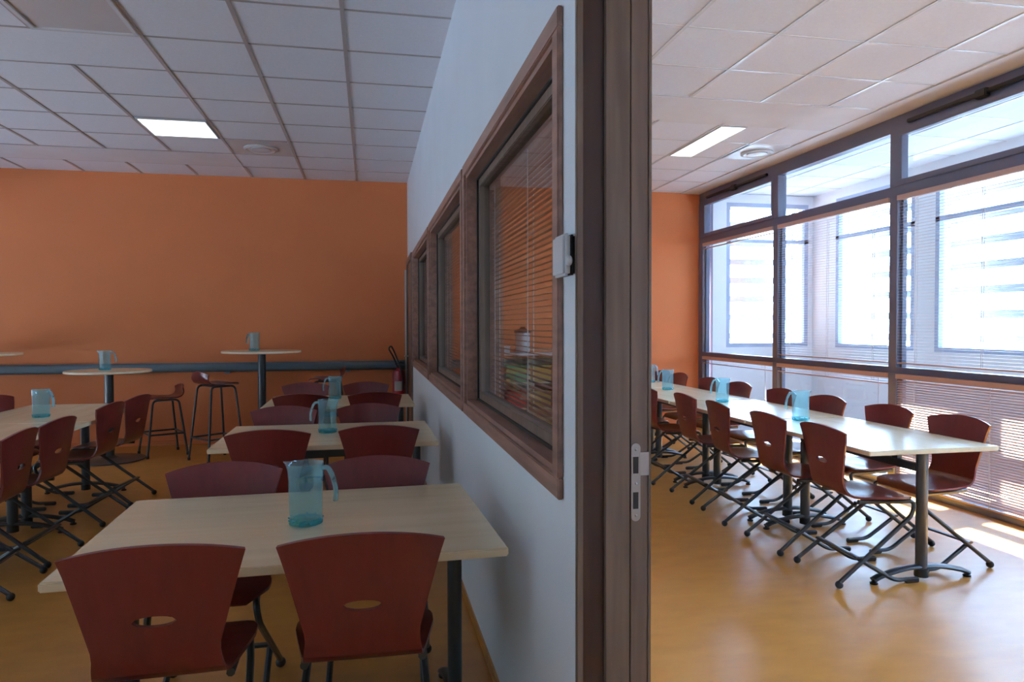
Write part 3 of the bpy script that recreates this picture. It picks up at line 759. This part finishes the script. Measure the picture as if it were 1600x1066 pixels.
def make_stool(h):
    root = empty('bar_stool'); dz = h-.44
    prof = [(-.20, .60+dz-.02), (-.185, .50+dz), (-.165, .462+dz), (-.12, .445+dz), (0, .437+dz), (.12, .446+dz), (.17, .442+dz), (.19, .425+dz)]
    chair_shell(root, wt=.17, wb=.165, wsb=.165, wsf=.18, hole=False, prof=prof)
    r = .0115; zt = .420+dz
    for s in (-1, 1):
        for q, nm in ((-1, 'rear'), (1, 'front')):
            bm = bmesh.new(); tube(bm, fillet([(s*.135, 0, zt), (s*.14, q*.13, zt), (s*.20, q*.20, .012)], [0, .05, 0], 5), r); lg = mesh('leg', bm, MAT['metal'], root)
            bm = bmesh.new(); lathe(bm, [(.015, 0), (.016, .03)], 12, (s*.20, q*.20, 0)); mesh('foot_cap', bm, MAT['black'], lg)
    zz = .24; k = (zt-zz)/(zt-.012); a = .14+.06*k; b = .13+.07*k
    bm = bmesh.new(); tube(bm, [(-a, b, zz), (a, b, zz)], .010); tube(bm, [(-a, -b, zz), (a, -b, zz)], .010); tube(bm, [(-a, -b, zz), (-a, b, zz)], .010); tube(bm, [(a, -b, zz), (a, b, zz)], .010)
    mesh('foot_rest', bm, MAT['metal'], root)
    bm = bmesh.new(); tube(bm, [(-.137, .06, zt), (.137, .06, zt)], .010); tube(bm, [(-.137, -.08, zt), (.137, -.08, zt)], .010); mesh('seat_support', bm, MAT['metal'], root)
    return root
gs = 'red bar stools by the orange wall'
S1 = make_stool(.625); S2 = make_stool(.80)
place(S1, -2.22, 8.36, R(118), 'lower red bar stool, its low back towards the taller stool', 'stool', gs)
place(S2, -1.575, 7.90, R(-50), 'taller red bar stool in full view, left of the tall round table', 'stool', gs)
place(S2, -.47, 8.35, R(85), 'bar stool peeping over the far chairs of the partition row', 'stool', gs)

# ---------------------------------------------------------------- shelf with coloured bins, seen through the partition glass
t = empty('open_shelf', (1.95, 8.78, 0)); tag(t, 'low pale open shelf behind the blind of the partition window', 'shelf')
B('carcass', [(-.62, -.60, -.2, .2, 0, 1.03), (.60, .62, -.2, .2, 0, 1.03), (-.01, .01, -.2, .2, .05, 1.0), (-.60, .60, .185, .2, .05, 1.0)], MAT['maple'], t)
B('top_board', [(-.64, .64, -.21, .2, 1.03, 1.055)], MAT['pvc'], t)
for z in (.03, .36, .68): B('shelf_board', [(-.60, .60, -.2, .184, z, z+.02)], MAT['maple'], t)
bins = [(-.45, .701, 'redbin', 'red'), (-.16, .701, 'green', 'green'), (.15, .701, 'yellow', 'yellow'), (.45, .701, 'orbin', 'orange'),
        (-.45, .381, 'orbin', 'orange'), (-.16, .381, 'redbin', 'red'), (.15, .381, 'yellow', 'yellow'), (.45, .381, 'redbin', 'red')]
for x, z, mm, cn in bins:
    b_ = empty('storage_bin', (1.95+x, 8.74, z)); tag(b_, '%s storage bin in the %s row of the open shelf, %s' % (cn, 'upper' if z > .5 else 'lower', {-.45: 'far left', -.16: 'second from left', .15: 'second from right', .45: 'far right'}[x]), 'storage bin', 'coloured bins in the open shelf')
    bm = bmesh.new(); box(bm, -.13, .13, -.15, -.14, 0, .20); box(bm, -.13, .13, .13, .14, 0, .20); box(bm, -.13, -.12, -.14, .13, 0, .20); box(bm, .12, .13, -.14, .13, 0, .20); box(bm, -.12, .12, -.14, .13, 0, .01)
    mesh('bin_body', bm, MAT[mm], b_, False)
    B('rim', [(-.137, .137, -.158, -.150, .185, .205)], MAT[mm], b_)
t = empty('drink_urn', (1.90, 8.74, 1.055)); tag(t, 'white drink urn with a dark lid standing on the open shelf', 'urn')
bm = bmesh.new(); lathe(bm, [(.085, 0), (.09, .01), (.09, .25), (.085, .26)], 28); mesh('urn_body', bm, MAT['pvc'], t)
bm = bmesh.new(); lathe(bm, [(.108, .255), (.112, .262), (.112, .28), (.07, .295), (.04, .31), (.03, .33)], 28); mesh('lid', bm, MAT['recess'], t)
t = empty('tray', (1.60, 8.74, 1.055)); tag(t, 'small white box lying on the open shelf left of the urn', 'box')
B('box_body', [(-.12, .12, -.08, .08, 0, .075)], MAT['pvc'], t, bev=.006)
B('box_lid', [(-.125, .125, -.085, .085, .075, .09)], MAT['pvc'], t, bev=.003)
